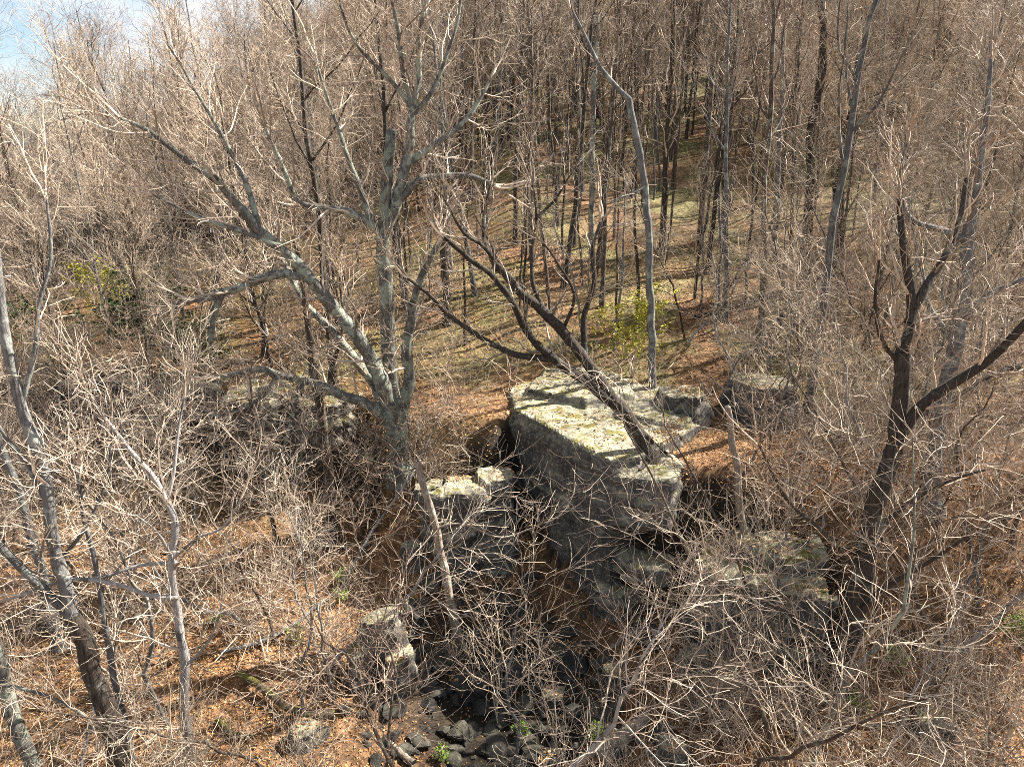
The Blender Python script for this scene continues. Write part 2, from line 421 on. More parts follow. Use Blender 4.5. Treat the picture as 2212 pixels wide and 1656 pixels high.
rock('rock_slab', [
    ([(0.05, 22.9), (2.9, 18.5), (4.2, 19.4), (6.0, 21.8), (5.4, 25.4), (1.4, 27.0), (0.0, 25.4)], zr(-15.5), zr(-8.3), 0.0),
    ([(-0.1, 23.0), (2.95, 18.25), (3.6, 18.7), (6.3, 21.6), (6.0, 25.6), (1.3, 27.4), (-0.2, 25.4)], zr(-9.2), zr(-7.95), 0.03),
    ([(0.2, 24.3), (2.6, 22.6), (4.6, 23.6), (4.6, 26.0), (3.0, 27.6), (1.0, 27.4)], zr(-8.6), zr(-7.62), 0.16),
    ([(3.3, 22.0), (5.3, 20.9), (6.2, 22.0), (5.5, 23.6), (3.8, 23.4)], zr(-8.6), zr(-7.72), 0.1),
    ([(2.9, 18.1), (4.35, 17.55), (5.1, 18.9), (4.6, 20.2), (3.2, 20.0)], zr(-9.75), zr(-8.25), 0.04),
    ([(3.7, 19.5), (5.0, 19.2), (5.6, 20.4), (4, 21)], zr(-15.5), zr(-9.5), 0.0),
    ([(3.0, 18.0), (4.4, 17.6), (5.0, 19.0), (3.2, 19.4)], zr(-11.5), zr(-11.0), 0.05),
    ([(2.2, 18.6), (3.2, 18.2), (4.4, 18.6), (4.2, 19.6), (2.6, 19.6)], zr(-15.5), zr(-12.2), 0.1)],
    0.085, 'huge flat topped pale rock slab with shaded grey face under leaning tree', 0.065, 0.05, 'rock', None, 1)
rock('rock_ledge', [
    (blob(-1.9, 20.6, 1.25, .95, .2), zr(-14.6), zr(-9.75), 0.1), (blob(-1.8, 20.4, 1.35, .8, .1), zr(-10.5), zr(-9.55), 0.08),
    (blob(-0.55, 20.9, .75, .8), zr(-14.6), zr(-9.35), 0.1)], 0.08,
    'pale topped rock block left of the huge slab below forked tree', 0.12, 0.06, 'rock', None, 2)
rock('rock_bluff', [
    ([(-10.6, 25.0), (-6.4, 24.2), (-5.6, 25.2), (-6.2, 27.5), (-10.2, 28.2)], zr(-12.6), zr(-8.2), .03),
    ([(-10.8, 24.4), (-8.6, 23.9), (-8.2, 26), (-10.4, 27)], zr(-9.4), zr(-8.0), .05),
    ([(-7.9, 24.0), (-6.2, 23.7), (-5.5, 25.2), (-7.4, 26.6)], zr(-9.6), zr(-8.1), .05)], 0.1,
    'dark shaded rock bluff behind the low hanging limb of forked tree', 0.16, 0.12, 'rock', None, 3)
rock('rock_bluff', [
    ([(-15.6, 27.2), (-11.6, 26.0), (-11, 28), (-15, 30)], zr(-12), zr(-8.2), .06),
    ([(-19.4, 29.2), (-16.2, 27.6), (-15.6, 30), (-19, 31.5)], zr(-12), zr(-8.4), .08)], 0.14,
    'dark rock outcrop among tangled shrubs at the far left', 0.2, 0.12, 'rock', None, 4)
p = hit(805, 1480)
rock('standing_rock', [(blob(p[0] - .25, p[1] - .05, .42, .36, .4, 6), p[2] - .5, p[2] + 1.15, .12, .12), (blob(p[0] + .25, p[1] + .45, .7, .5, .2, 6), p[2] - .6, p[2] + 1.9, .3, .14),
    (blob(p[0] + .7, p[1] + .1, .6, .5, 1.0, 6), p[2] - .8, p[2] + .9, .2, .14)], 0.06,
    'upright dark rock with a pale lower left side beside the deep shadow', 0.07, .05, 'rock', None, 5)
rock('rock_outcrop', [
    ([(4.8, 17.2), (6.0, 15.6), (8.2, 15.0), (8.9, 18.4), (6.0, 19.6)], zr(-15.5), zr(-10.3), .12),
    ([(5.8, 17.2), (7.4, 15.9), (8.8, 16.4), (8.8, 18.6), (6.2, 19.2)], zr(-12.0), zr(-9.8), .2)], 0.1,
    'low dark rock outcrop right of the slab behind twigs and the dead trunk', 0.16, .09, 'rock', None, 30)
def boulder(px, py, sx, sy, h, label, seed, vox=0.06, name='boulder'):
    p = hit(px, py)
    return rock(name, [(blob(p[0], p[1], sx, sy, rnd.uniform(0, 3)), p[2] - .35, p[2] + h, .22, .08), (blob(p[0] + sx * .4, p[1] + .1, sx * .6, sy * .6), p[2] - .35, p[2] + h * .65, .12, .14)],
                vox, label, 0.05, .035, 'rock', None, seed)
boulder(1470, 905, 1.1, .9, 1.0, 'dark boulder just right of the slab below the thin grey tree', 6)
boulder(1640, 900, 1.5, 1.1, 1.3, 'broad shaded boulder uphill of the pale dead trunk', 7)
boulder(1880, 905, 1.3, 1.0, 1.2, 'boulder half hidden by twigs behind the big dark right tree', 8)
boulder(1195, 1520, .42, .35, .5, 'small mossy boulder in the sun below the deep shadow', 9)
boulder(1330, 1470, .6, .5, .4, 'grey boulder beside the fallen branch below the slab', 14)
boulder(1500, 1440, .6, .5, .5, 'lichen spotted boulder right of the leaf filled hollow', 15)
boulder(2010, 1580, .6, .5, .5, 'pale boulder among twigs near the lower right corner', 16)
boulder(890, 1210, .45, .4, .55, 'mossy boulder at the lower left end of the rock block', 17)
boulder(700, 1170, .5, .4, .45, 'small dark boulder at the foot of the shaded brown trunk', 18)
boulder(660, 1600, .5, .4, .4, 'dark boulder behind the mossy fallen branch at bottom left', 19)
boulder(1720, 1290, .7, .6, .5, 'dim boulder left of the big dark right tree', 20)
boulder(1330, 1620, .45, .4, .35, 'rounded boulder beside the splintered log', 21)
boulder(1450, 1640, .55, .4, .5, 'dark boulder right of the splintered log at the bottom edge', 22)

# ------------------------------------------------------------------ hero trees: limbs drawn where they stand
def hero(name, label, bark, twig, limbs, base=None, baseY=None, twigs=(1.0, 1.0), sides=10, reach=1.0, up=0.10, seed=0, tr=0.0055, cat='tree', fine=3.4, group=None, fat=.88, tmat=None):
    """limbs: (points px, r0 px, r1 px, dY at start, dY at end, twiggy) with the first one the trunk"""
    rg = np.random.default_rng(100 + seed)
    if baseY is None:
        q = hit(*(base or limbs[0][0][0])); baseY = q[1]
    p0 = W(*limbs[0][0][0], baseY + limbs[0][3])
    root = empty(name, p0, label, cat, group)
    L3, R3 = [], []
    crown = MB()
    for li, (pts, r0, r1, dy0, dy1, tw) in enumerate(limbs):
        n = len(pts)
        cum = np.r_[0, np.cumsum([math.dist(pts[i], pts[i + 1]) for i in range(n - 1)])]; cum /= cum[-1]
        P = np.array([W(px, py, baseY + dy0 + (dy1 - dy0) * c) for (px, py), c in zip(pts, cum)])
        ra = fat * np.array([(r0 + (r1 - r0) * c ** 0.85) * depth(q) / F for c, q in zip(cum, P)])
        length = np.linalg.norm(np.diff(P, axis=0), axis=1).sum()
        K = int(min(60, max(8, length * 6)))
        S = smooth_line(np.c_[P, ra], K); P, R = S[:, :3], S[:, 3]
        wob = np.stack([vnoise(np.stack([np.arange(K) * .26, np.full(K, li * 3.7 + c * 11 + seed), np.zeros(K)], 1)) for c in range(3)], 1)
        P = P + wob * np.minimum(R, .1)[:, None] * 0.45 * np.minimum(1, np.arange(K) / 3)[:, None]
        R = R * (1 + 0.10 * vnoise(np.stack([np.arange(K) * .9, np.full(K, li + seed), np.zeros(K)], 1)))
        if li == 0 and base is not False:
            R[:3] *= np.array([1.45, 1.18, 1.06])
            P = np.vstack([P[0] - (P[1] - P[0]) * .8 - np.array([0, 0, .4]), P]); R = np.r_[R[0] * 1.2, R]
        else:
            P = np.vstack([P[0] - (P[1] - P[0]) * .5, P]); R = np.r_[R[0], R]
        mb = MB()
        if tw < 0:      # a broken end: close to a ragged point
            P = np.vstack([P, P[-1] + (P[-1] - P[-2]) * .35]); R = np.r_[R, R[-1] * .35]
        mb.tubes(P - p0, R, sides if R.max() > .04 else 6)
        mb.build('trunk' if li == 0 else 'limb', (tmat or bark) if li == 0 else bark, root, True)
        if tw > 0:
            a = grow(P[None], R[None], max(3, int(length * 2.0 * tw * twigs[0])), 0.22 if li else .35, 1.0, (0.7 * reach, 2.3 * reach), (28, 62), 8, .16, up, .42, .05, .006, .35, rg=rg)
            tip = grow(P[None], R[None], 3, .96, 1.0, (0.9 * reach, 2.0 * reach), (4, 25), 8, .14, up, .9, .05, .006, 0, rg=rg)
            L3 += [a, tip]
    if L3:
        P = np.concatenate([a[0] for a in L3]); R = np.concatenate([a[1] for a in L3])
        crown.tubes(P - p0, R, 4)
        P2, R2 = grow(P, R, 6, .15, 1.0, (.45 * reach, 1.25 * reach), (22, 60), 5, .16, up, .55, .012, tr, .4, rg=rg); crown.tubes(P2 - p0, R2, 3)
        P3, R3_ = grow(P2, R2, max(1, int(fine * twigs[1])), .15, 1.0, (.25 * reach, .65 * reach), (25, 62), 4, .18, up * .6, .7, .007, tr * .7, .35, rg=rg); crown.tubes(P3 - p0, R3_, 3)
        c = crown.build('crown', twig, root); c['kind'] = 'stuff'
    return root

hero('forked_tree', 'big lichen grey tree with five fanning stems on the ledge left of the slab', M['bark_lichen'], M['twig_pale'], [
    ([(868, 1010), (862, 950), (860, 900), (856, 870)], 27, 26, 0, 0, 0),
    ([(852, 890), (842, 760), (834, 620), (828, 505)], 19, 16, 0, .1, 0.3),
    ([(828, 510), (834, 430), (840, 350), (844, 282)], 14, 12, .1, .2, -1),
    ([(829, 500), (858, 430), (876, 350), (888, 270), (892, 210)], 15, 9, .1, .3, .3),
    ([(892, 225), (905, 150), (908, 70), (920, -20), (925, -120)], 8, 4, .3, .8, 1),
    ([(890, 220), (872, 160), (862, 80), (846, 0), (830, -90)], 7, 3, .3, -.3, 1),
    ([(888, 230), (850, 180), (800, 130), (760, 80), (730, 0)], 6, 3, .3, -.8, 1),
    ([(892, 250), (935, 190), (965, 120), (990, 40), (1000, -40)], 6, 3, .3, 1.0, 1),
    ([(872, 360), (930, 320), (985, 280), (1022, 240), (1060, 170)], 9, 4, .3, 1.4, 1),
    ([(868, 425), (905, 392), (955, 380), (1020, 384), (1068, 402)], 11, 6, .2, .8, .8),
    ([(824, 505), (790, 474), (735, 455), (680, 448), (640, 425), (605, 350), (570, 270)], 11, 4, .1, -1.2, 1),
    ([(800, 480), (775, 400), (745, 320), (715, 230), (680, 130)], 8, 3, .1, .9, 1),
    ([(848, 900), (812, 790), (745, 695), (668, 600), (600, 530), (545, 480)], 20, 13, 0, -2.0, .5),
    ([(545, 480), (480, 402), (410, 350), (330, 290), (250, 250)], 12, 4, -2, -2.8, 1),
    ([(560, 495), (540, 420), (500, 330), (450, 240), (390, 140)], 8, 3, -1.9, -1.2, 1),
    ([(600, 530), (520, 500), (430, 470), (330, 420)], 7, 3, -1.8, -3.0, 1),
    ([(672, 602), (610, 592), (540, 612), (480, 632), (425, 648)], 12, 9, -1.4, -2.2, .6),
    ([(480, 632), (462, 690), (455, 740)], 8, 6, -2.1, -2.0, -1),
    ([(846, 900), (800, 815), (745, 750), (695, 690), (655, 650), (610, 560)], 16, 6, .2, .9, .5),
    ([(864, 900), (884, 820), (880, 740), (896, 655), (920, 580), (950, 520)], 17, 6, -.2, -.9, .8),
    ([(852, 925), (800, 880), (735, 850), (660, 822), (600, 812), (560, 800), (480, 812)], 14, 7, -.1, -1.6, .7),
    ([(660, 822), (640, 860), (625, 930), (600, 1010)], 6, 3, -1, -1.7, 1),
    ([(600, 812), (560, 860), (500, 890), (430, 900)], 6, 3, -1.2, -2.1, 1),
    ], seed=1, fat=.92, twigs=(1.35, 1.0), reach=1.3, up=.07)

q = W(1395, 965, 19.3); q = 19.35
hero('leaning_tree', 'dark leaning tree with two long stems rooted on the flat rock slab', M['bark_dark'], M['twig_grey'], [
    ([(1398, 968), (1365, 915), (1325, 862), (1262, 772), (1215, 715), (1150, 655), (1105, 605), (1072, 575)], 19, 10, 0, .4, .3),
    ([(1335, 880), (1262, 820), (1185, 768), (1140, 715), (1105, 650), (1060, 590), (1015, 560), (950, 505)], 14, 5, .1, -.8, .8),
    ([(1180, 775), (1100, 762), (1030, 722), (975, 685), (930, 640), (880, 600)], 9, 4, -.2, -1.6, 1),
    ([(1262, 775), (1262, 690), (1284, 610), (1282, 540), (1300, 470)], 9, 4, .3, 1.0, 1),
    ([(1072, 578), (1050, 530), (1045, 470), (1060, 400)], 8, 3, .4, 1.4, 1),
    ([(1080, 580), (1040, 530), (1000, 500), (960, 430)], 6, 3, .4, -.6, 1),
    ([(1180, 680), (1150, 610), (1150, 540), (1160, 470), (1150, 400)], 7, 3, .4, 1.2, 1),
    ([(1160, 470), (1200, 430), (1230, 380)], 4, 2, 1, 1.4, 1),
    ([(1215, 715), (1240, 640), (1200, 560), (1170, 520)], 5, 2.5, .4, -.4, 1)],
    baseY=q, seed=2, twigs=(.9, .8))

lean_root = bpy.data.objects['leaning_tree']
for rp in ([(1400, 958), (1425, 972), (1450, 990), (1462, 1010)], [(1392, 962), (1372, 978), (1350, 985), (1325, 982)], [(1402, 955), (1428, 955), (1460, 948), (1490, 940)], [(1396, 965), (1398, 985), (1392, 1005), (1380, 1015)]):
    Pz = []
    for (px, py) in rp:
        d_ = ray(px, py); t_ = (-8.17 - .02 * len(Pz)) / d_[2]; Pz.append(np.array([d_[0] * t_, d_[1] * t_, H + d_[2] * t_]))
    Pz = smooth_line(np.c_[np.array(Pz), np.linspace(.13, .03, 4)], 9); mb = MB(); mb.tubes(Pz[:, :3] - np.array(lean_root.location), Pz[:, 3], 7); mb.build('root', M['bark_dark'], lean_root, True)

hero('snag_tree', 'thin pale grey trunk bending left at its broken top behind the slab', M['bark_grey'], M['twig_grey'], [
    ([(1410, 850), (1406, 700), (1402, 570), (1396, 455), (1385, 350), (1366, 262), (1358, 212)], 10, 8, 0, 0, 0),
    ([(1358, 214), (1325, 180), (1292, 135), (1268, 88), (1240, 30)], 7, 3, 0, .6, .6),
    ([(1392, 405), (1360, 420), (1320, 435)], 4, 2, 0, -.3, -1),
    ], seed=3, twigs=(.7, .7))

hero('dark_tree', 'big dark trunk leaning right with high forks in the right half', M['bark_dark'], M['twig'], [
    ([(1795, 1490), (1825, 1390), (1862, 1240), (1900, 1060), (1938, 940), (1946, 830), (1948, 760)], 31, 18, 0, .4, .15),
    ([(1946, 770), (1972, 670), (1966, 600), (1950, 520), (1940, 430)], 15, 6, .4, 1.0, .8),
    ([(1966, 690), (1995, 625), (2040, 560), (2070, 480), (2090, 380)], 12, 5, .5, 1.6, .9),
    ([(1925, 975), (1985, 880), (2060, 830), (2130, 785), (2212, 700), (2290, 600)], 15, 8, .3, -.9, .8),
    ([(1946, 790), (1905, 730), (1890, 650), (1900, 560)], 7, 3, .4, -.2, .9),
    ([(1862, 1240), (1780, 1150), (1700, 1080), (1640, 960)], 7, 3, .1, -1.4, 1),
    ([(1880, 1160), (1960, 1090), (2050, 1040), (2140, 1010)], 7, 3, .1, -1.2, 1),
    ([(1835, 1350), (1910, 1270), (2010, 1210), (2100, 1150)], 8, 3, .1, -1.6, 1),
    ([(1815, 1420), (1740, 1350), (1640, 1290), (1560, 1250)], 7, 3, 0, -1.5, 1),
    ([(1800, 1470), (1730, 1440), (1650, 1440)], 5, 3, 0, -.9, 1)],
    seed=4, twigs=(.9, 1.0))
hero('grey_tree', 'tall grey trunk behind the big dark tree near the right edge', M['bark_grey'], M['twig'], [
    ([(2010, 1090), (2020, 980), (2040, 840), (2068, 720), (2084, 600), (2096, 480)], 21, 15, 0, .4, .1),
    ([(2096, 490), (2115, 380), (2130, 260), (2140, 130)], 12, 5, .4, .8, .8),
    ([(2092, 520), (2040, 500), (1960, 470), (1945, 400), (1960, 300)], 10, 4, .4, 0, .8),
    ([(2072, 690), (2130, 640), (2200, 610), (2290, 560)], 9, 4, .3, -.3, .9),
    ([(2060, 740), (2010, 670), (1990, 580)], 8, 4, .2, .9, .8)], seed=5, twigs=(1.0, 1.0))
hero('edge_tree', 'curving brown limb entering from the right edge', M['bark_brown'], M['twig'], [
    ([(2330, 1050), (2300, 860), (2270, 640), (2260, 420), (2240, 180)], 17, 9, 0, .5, .6),
    ([(2285, 740), (2212, 790), (2150, 805), (2080, 850), (2000, 900)], 9, 4, .1, -.8, 1)], seed=6)

hero('near_tree', 'thick grey brown trunk forking near the lower left corner', M['bark_grey'], M['twig_pale'], [
    ([(285, 1730), (262, 1640), (232, 1540), (195, 1430), (155, 1330)], 25, 22, 0, 0, 0),
    ([(158, 1335), (128, 1210), (108, 1090), (80, 980), (42, 880), (18, 760), (4, 640), (-20, 500)], 17, 11, 0, .5, .35),
    ([(150, 1325), (90, 1270), (20, 1200), (-60, 1120)], 12, 8, 0, -.5, .5),
    ([(110, 1100), (60, 1000), (10, 940), (-40, 860)], 8, 4, .2, 0, .8),
    ([(45, 880), (75, 760), (85, 660), (110, 560), (100, 430)], 7, 3, .3, 1.0, .8),
    ([(128, 1215), (190, 1130), (230, 1040), (240, 950)], 5, 3, .1, .8, 1)], seed=7, twigs=(.75, .7), tmat=M['bark_dark'])
hero('slim_tree', 'slim grey trunk close to the right of the thick forking trunk', M['bark_grey'], M['twig_pale'], [
    ([(300, 1690), (275, 1570), (245, 1455), (226, 1340), (206, 1210), (182, 1120), (170, 1010)], 10, 5, 0, .4, .5)], seed=8, twigs=(.8, .9))
hero('birch_tree', 'pale white barked birch with kinked stem at lower left', M['bark_pale'], M['twig_pale'], [
    ([(412, 1640), (400, 1560), (396, 1470), (392, 1390), (378, 1310), (373, 1220), (377, 1130), (358, 1080)], 13, 8, 0, .1, 0.25),
    ([(360, 1085), (330, 1030), (275, 965), (225, 900), (180, 830)], 8, 3, .1, -.4, 1),
    ([(376, 1290), (320, 1285), (250, 1262), (150, 1252), (30, 1290)], 6, 3, 0, -1.2, 1),
    ([(372, 1215), (300, 1222), (200, 1250), (90, 1240)], 5, 2.5, 0, -.8, 1),
    ([(375, 1210), (340, 1150), (290, 1110)], 4, 2, 0, -.5, 1),
    ([(360, 1085), (375, 1020), (385, 930), (400, 850)], 5, 2.5, .1, .6, 1),
    ([(380, 1200), (430, 1160), (480, 1140), (520, 1080)], 4, 2, 0, .2, 1),
    ([(395, 1440), (440, 1400), (470, 1340), (480, 1290)], 4, 2, 0, -.4, .8)], seed=9, twigs=(.75, .7))
hero('corner_tree', 'lichen covered trunk in the bottom left corner', M['bark_lichen'], M['twig_pale'], [
    ([(110, 1740), (70, 1650), (35, 1560), (8, 1470), (-15, 1370)], 19, 15, 0, .2, 0),
    ([(12, 1480), (60, 1490), (120, 1510), (190, 1550)], 5, 3, 0, -.4, 1),
    ([(-15, 1380), (-30, 1200), (-60, 1000)], 13, 7, .2, .6, .8)], seed=10, twigs=(.8, .9))
hero('left_tree', 'dim slender stem between the left edge and the forking trunk', M['bark_grey'], M['twig_grey'], [
    ([(130, 1400), (95, 1240), (60, 1150), (30, 1040), (0, 950), (-30, 850)], 13, 8, 0, .3, .4)], seed=11)
hero('shaded_tree', 'short thick brown trunk in front of the dark shaded bluff', M['bark_brown'], M['twig'], [
    ([(718, 1140), (708, 1020), (694, 900), (682, 830), (670, 740), (660, 640), (640, 520)], 15, 7, 0, .3, .5),
    ([(690, 870), (720, 790), (740, 700), (735, 600)], 7, 3, .2, 1.0, .9)], seed=12)
hero('thin_tree', 'thin crooked brown stem left of the shaded trunk', M['bark_brown'], M['twig_grey'], [
    ([(612, 1225), (590, 1130), (565, 1030), (548, 930), (540, 860)], 6, 4, 0, .2, .8),
    ([(552, 945), (500, 935), (450, 930), (400, 950)], 4, 2, .1, -.4, 1)], seed=13)
hero('dead_trunk', 'pale barkless dead trunk standing right of the rock slab', M['bark_dead'], M['twig_grey'], [
    ([(1612, 1240), (1602, 1130), (1592, 1020), (1578, 930), (1572, 880)], 11, 8, 0, .1, -1)], seed=14)
hero('dead_trunk', 'peeling lichen spotted dead stem leaning in front of the slab shadow', M['bark_dead'], M['twig_grey'], [
    ([(995, 1400), (972, 1290), (952, 1190), (932, 1110), (912, 1040), (905, 1000)], 13, 8, 0, 0, -1),
    ([(940, 1140), (1000, 1130), (1080, 1160), (1150, 1140)], 3, 2, 0, -.5, 1)], seed=15, twigs=(.8, .8))
for pts, r0, r1, lab, bk in (
    ([(1742, 620), (1746, 500), (1750, 380), (1752, 280), (1772, 190), (1778, 80), (1770, -10), (1765, -120)], 12, 8, 'tall dark kinked trunk rising to the top edge in the upper right', 'bark_dark'),
    ([(968, 700), (962, 600), (958, 500), (955, 420), (965, 300)], 11, 6, 'dark trunk just right of the forked tree on the slope', 'bark_dark'),
    ([(1150, 560), (1146, 430), (1145, 320), (1148, 200), (1142, 90), (1140, -40)], 8, 5, 'straight dark hillside trunk above the leaning tree', 'bark_brown'),
    ([(1800, 590), (1803, 520), (1808, 440), (1815, 380), (1840, 240)], 14, 9, 'stout dark trunk right of the tall kinked trunk', 'bark_dark'),
    ([(1560, 530), (1568, 420), (1573, 310), (1580, 200), (1590, 80)], 8, 6, 'slender dark trunk in the open upper slope', 'bark_brown'),
    ([(1675, 560), (1678, 440), (1682, 320), (1690, 200), (1690, 60)], 8, 5, 'slim grey trunk left of the tall kinked trunk', 'bark_grey'),
    ([(1280, 560), (1278, 420), (1280, 300), (1284, 170), (1290, 30)], 8, 6, 'grey green hillside trunk left of the broken topped grey trunk', 'bark_lichen'),
    ([(1430, 540), (1436, 420), (1440, 300), (1450, 160), (1455, 0)], 8, 6, 'dark trunk just right of the broken topped grey trunk', 'bark_dark'),
    ([(460, 780), (458, 700), (465, 620), (480, 520), (470, 420)], 9, 5, 'grey trunk under the left sweeping limbs of the forked tree', 'bark_grey'),
    ([(700, 640), (702, 560), (706, 470), (715, 380)], 10, 7, 'dark trunk glimpsed behind the left stems of the forked tree', 'bark_dark')):
    hero('hillside_tree', lab, M[bk], M['twig'], [(pts, r0, r1, 0, .3, .7)], seed=int(pts[0][0]), reach=1.5, twigs=(.9, .8), tr=.0045)

# ------------------------------------------------------------------ stock of bare trees for the hillside
def make_tree(kind, seed):
    rg = np.random.default_rng(seed)
    tall = kind == 'tall'
    h = 15.5 if tall else 11.0
    K = 14; s = np.linspace(0, 1, K)
    bend = np.cumsum(rg.normal(0, .10, (K, 2)), 0)
    P = np.stack([bend[:, 0], bend[:, 1], s * h], 1); P[0, :2] = 0; P[:, :2] *= (s ** .6)[:, None]
    r0 = (.10 if tall else .07) * rg.uniform(.8, 1.2)
    R = r0 * (1 - s) ** .8 + .02; R[0] *= 1.5
    P[0, 2] -= .4
    trunk, crown = MB(), MB()
    trunk.tubes(P, R, 7)
    t0 = .42 if tall else .16
    n1 = 10 if tall else 16
    A, B = grow(P[None], R[None], n1, t0, .99, (2.2, 4.6) if tall else (2.0, 4.2), (28, 58), 8, .13, .13, .55, .055, .010, .55, rg=rg)
    trunk.tubes(A, B, 5)
    A2, B2 = grow(A, B, 7, .15, 1.0, (.8, 2.1), (25, 58), 6, .16, .10, .55, .022, .0045, .4, rg=rg); crown.tubes(A2, B2, 3)
    A3, B3 = grow(A2, B2, 6, .12, 1.0, (.4, 1.05), (22, 58), 4, .17, .08, .7, .007, .0035, .4, rg=rg); crown.tubes(A3, B3, 3)
    A4, B4 = grow(A3, B3, 3 if tall else 5, .15, 1.0, (.22, .55), (22, 60), 3, .17, .05, .9, .0045, .0025, .3, rg=rg); crown.tubes(A4, B4, 3)
    return trunk, crown

def make_shrub(seed, h, n, spread, arch):
    rg = np.random.default_rng(seed)
    mb = MB()
    base = np.zeros((1, 2, 3)); base[0, 1, 2] = .25
    A, B = grow(base, np.full((1, 2), .03), n, 0, .8, (h * .6, h), (spread[0], spread[1]), 10, .13, arch, .8, .014, .004, 0, rg=rg)
    A[:, 0, 2] -= .2; A[:, 0, :2] += rg.normal(0, .5, (n, 2))
    mb.tubes(A, B, 4)
    A2, B2 = grow(A, B, 6, .2, 1.0, (.3 * h, .55 * h), (20, 60), 9, .21, .04, .6, .0085, .0045, .4, rg=rg); mb.tubes(A2, B2, 3)
    A3, B3 = grow(A2, B2, 2, .15, 1.0, (.3, .9), (20, 55), 6, .22, .03, .8, .005, .0035, .3, rg=rg); mb.tubes(A3, B3, 3)
    return mb

def make_sapling(seed, h):
    """young understory tree: thin wavering stem, long whippy branches"""
    rg = np.random.default_rng(seed)
    K = 12; t = np.linspace(0, 1, K); bend = np.cumsum(rg.normal(0, .12, (K, 2)), 0) + rg.normal(0, 1.2, 2)[None] * t[:, None]
    P = np.stack([bend[:, 0] - bend[0, 0], bend[:, 1] - bend[0, 1], t * h], 1); P[0, 2] -= .35
    R = .045 * (1 - t) ** .8 + .008
    st, cr = MB(), MB()
    st.tubes(P, R, 7)
    A, B = grow(P[None], R[None], 15, .2, 1.0, (1.4, 3.4), (30, 70), 11, .19, .04, .5, .02, .004, .4, rg=rg); cr.tubes(A, B, 4)
    A2, B2 = grow(A, B, 7, .15, 1.0, (.6, 1.6), (22, 60), 8, .2, .04, .55, .010, .0045, .4, rg=rg); cr.tubes(A2, B2, 3)
    A3, B3 = grow(A2, B2, 3, .12, 1.0, (.3, .9), (22, 55), 5, .15, .04, .8, .0055, .0035, .3, rg=rg); cr.tubes(A3, B3, 3)
    return st, cr

protos = {'tall': [], 'bushy': []}
pool_bark = ['bark_brown', 'bark_dark', 'bark_grey', 'bark_brown', 'bark_brown']
pool_twig = ['twig', 'twig', 'twig_grey', 'twig_red', 'twig']
for kind in protos:
    for v in range(5):
        t, c = make_tree(kind, 40 + v + (20 if kind == 'tall' else 0))
        to = t.build('trunk', M[pool_bark[v]], None, True); co = c.build('crown', M[pool_twig[v]])
        col.objects.unlink(to); col.objects.unlink(co); co['kind'] = 'stuff'
        protos[kind].append((to, co, v))
TONE = ['brown', 'dark', 'grey', 'reddish', 'dull brown']
LAND = [(-3.3, 20.8, 'the forked lichen tree'), (4.3, 19.3, 'the leaning tree on the slab'), (5.1, 25.6, 'the broken grey trunk'),
        (8.5, 16.5, 'the big dark tree'), (14, 20, 'the right edge trunk'), (18, 40, 'the tall kinked trunk'),
        (-8, 24.5, 'the dark shaded bluff'), (-10, 14.5, 'the thick forking trunk'), (-9, 14.6, 'the pale birch'), (-17, 28.5, 'the far left outcrop'),
        (6.5, 17.5, 'the pale dead trunk'), (3, 22.5, 'the flat rock slab'), (1, 34, 'the straight dark trunk'), (14, 44, 'the slender slope trunk'),
        (6, 29, 'the yellow leaved shrub'), (-16, 33, 'the yellow left shrub'), (-40, 95, 'the ridge under open sky'), (20, 80, 'the upper right hillside'), (-5, 75, 'the top middle hillside'), (-25, 60, 'the upper left hillside'), (35, 60, 'the far right hillside')]
def where(x, y): return where_(x, y).replace('the ', '')
def where_(x, y):
    best = min(LAND, key=lambda l: (l[0] - x) ** 2 + ((l[1] - y) * .8) ** 2)
    dx, dy = x - best[0], y - best[1]
    far = 'on' if 'hillside' in best[2] and 'trunk' not in best[2] else None
    if far:
        return 'on ' + best[2]
    r = ('right of ' if dx > 0 else 'left of ') if abs(dx) > abs(dy) * .8 else ('uphill behind ' if dy > 0 else 'in front of ')
    return r + best[2]
pending = []        # (object, label head, label tail, x, y): labels made distinct at the end

def tree_at(x, y, kind, v, scale, rz, lean):
    to, co, _ = protos[kind][v]
    z = float(terrain(x, y))
    o = bpy.data.objects.new('bare_tree', None); col.objects.link(o)
    o.location = (x, y, z); o.scale = (scale,) * 3; o.rotation_euler = (lean[0], lean[1], rz); o.empty_display_size = .2
    for src in (to, co):
        c = src.copy(); col.objects.link(c); c.parent = o
    size = 'tall ' if scale > 1.08 else ('slight ' if scale < .9 else '')
    form = 'clear trunked tree' if kind == 'tall' else 'low branching tree'
    o['category'] = 'tree'; o['group'] = 'bare trees on the wooded hillside'
    pending.append((o, f"{size}{TONE[v]} {form}", where(x, y), x, y))
    return o

keep_out = [(-3.3, 20.8, 2.0), (3, 22, 4.2), (4.3, 19, 2), (5.2, 25.6, 1.2), (8.5, 16, 1.5)]
placed = []
def free(x, y, dmin):
    for a, b_, r in keep_out:
        if (x - a) ** 2 + (y - b_) ** 2 < r * r: return False
    for a, b_ in placed:
        if (x - a) ** 2 + (y - b_) ** 2 < dmin * dmin: return False
    return True

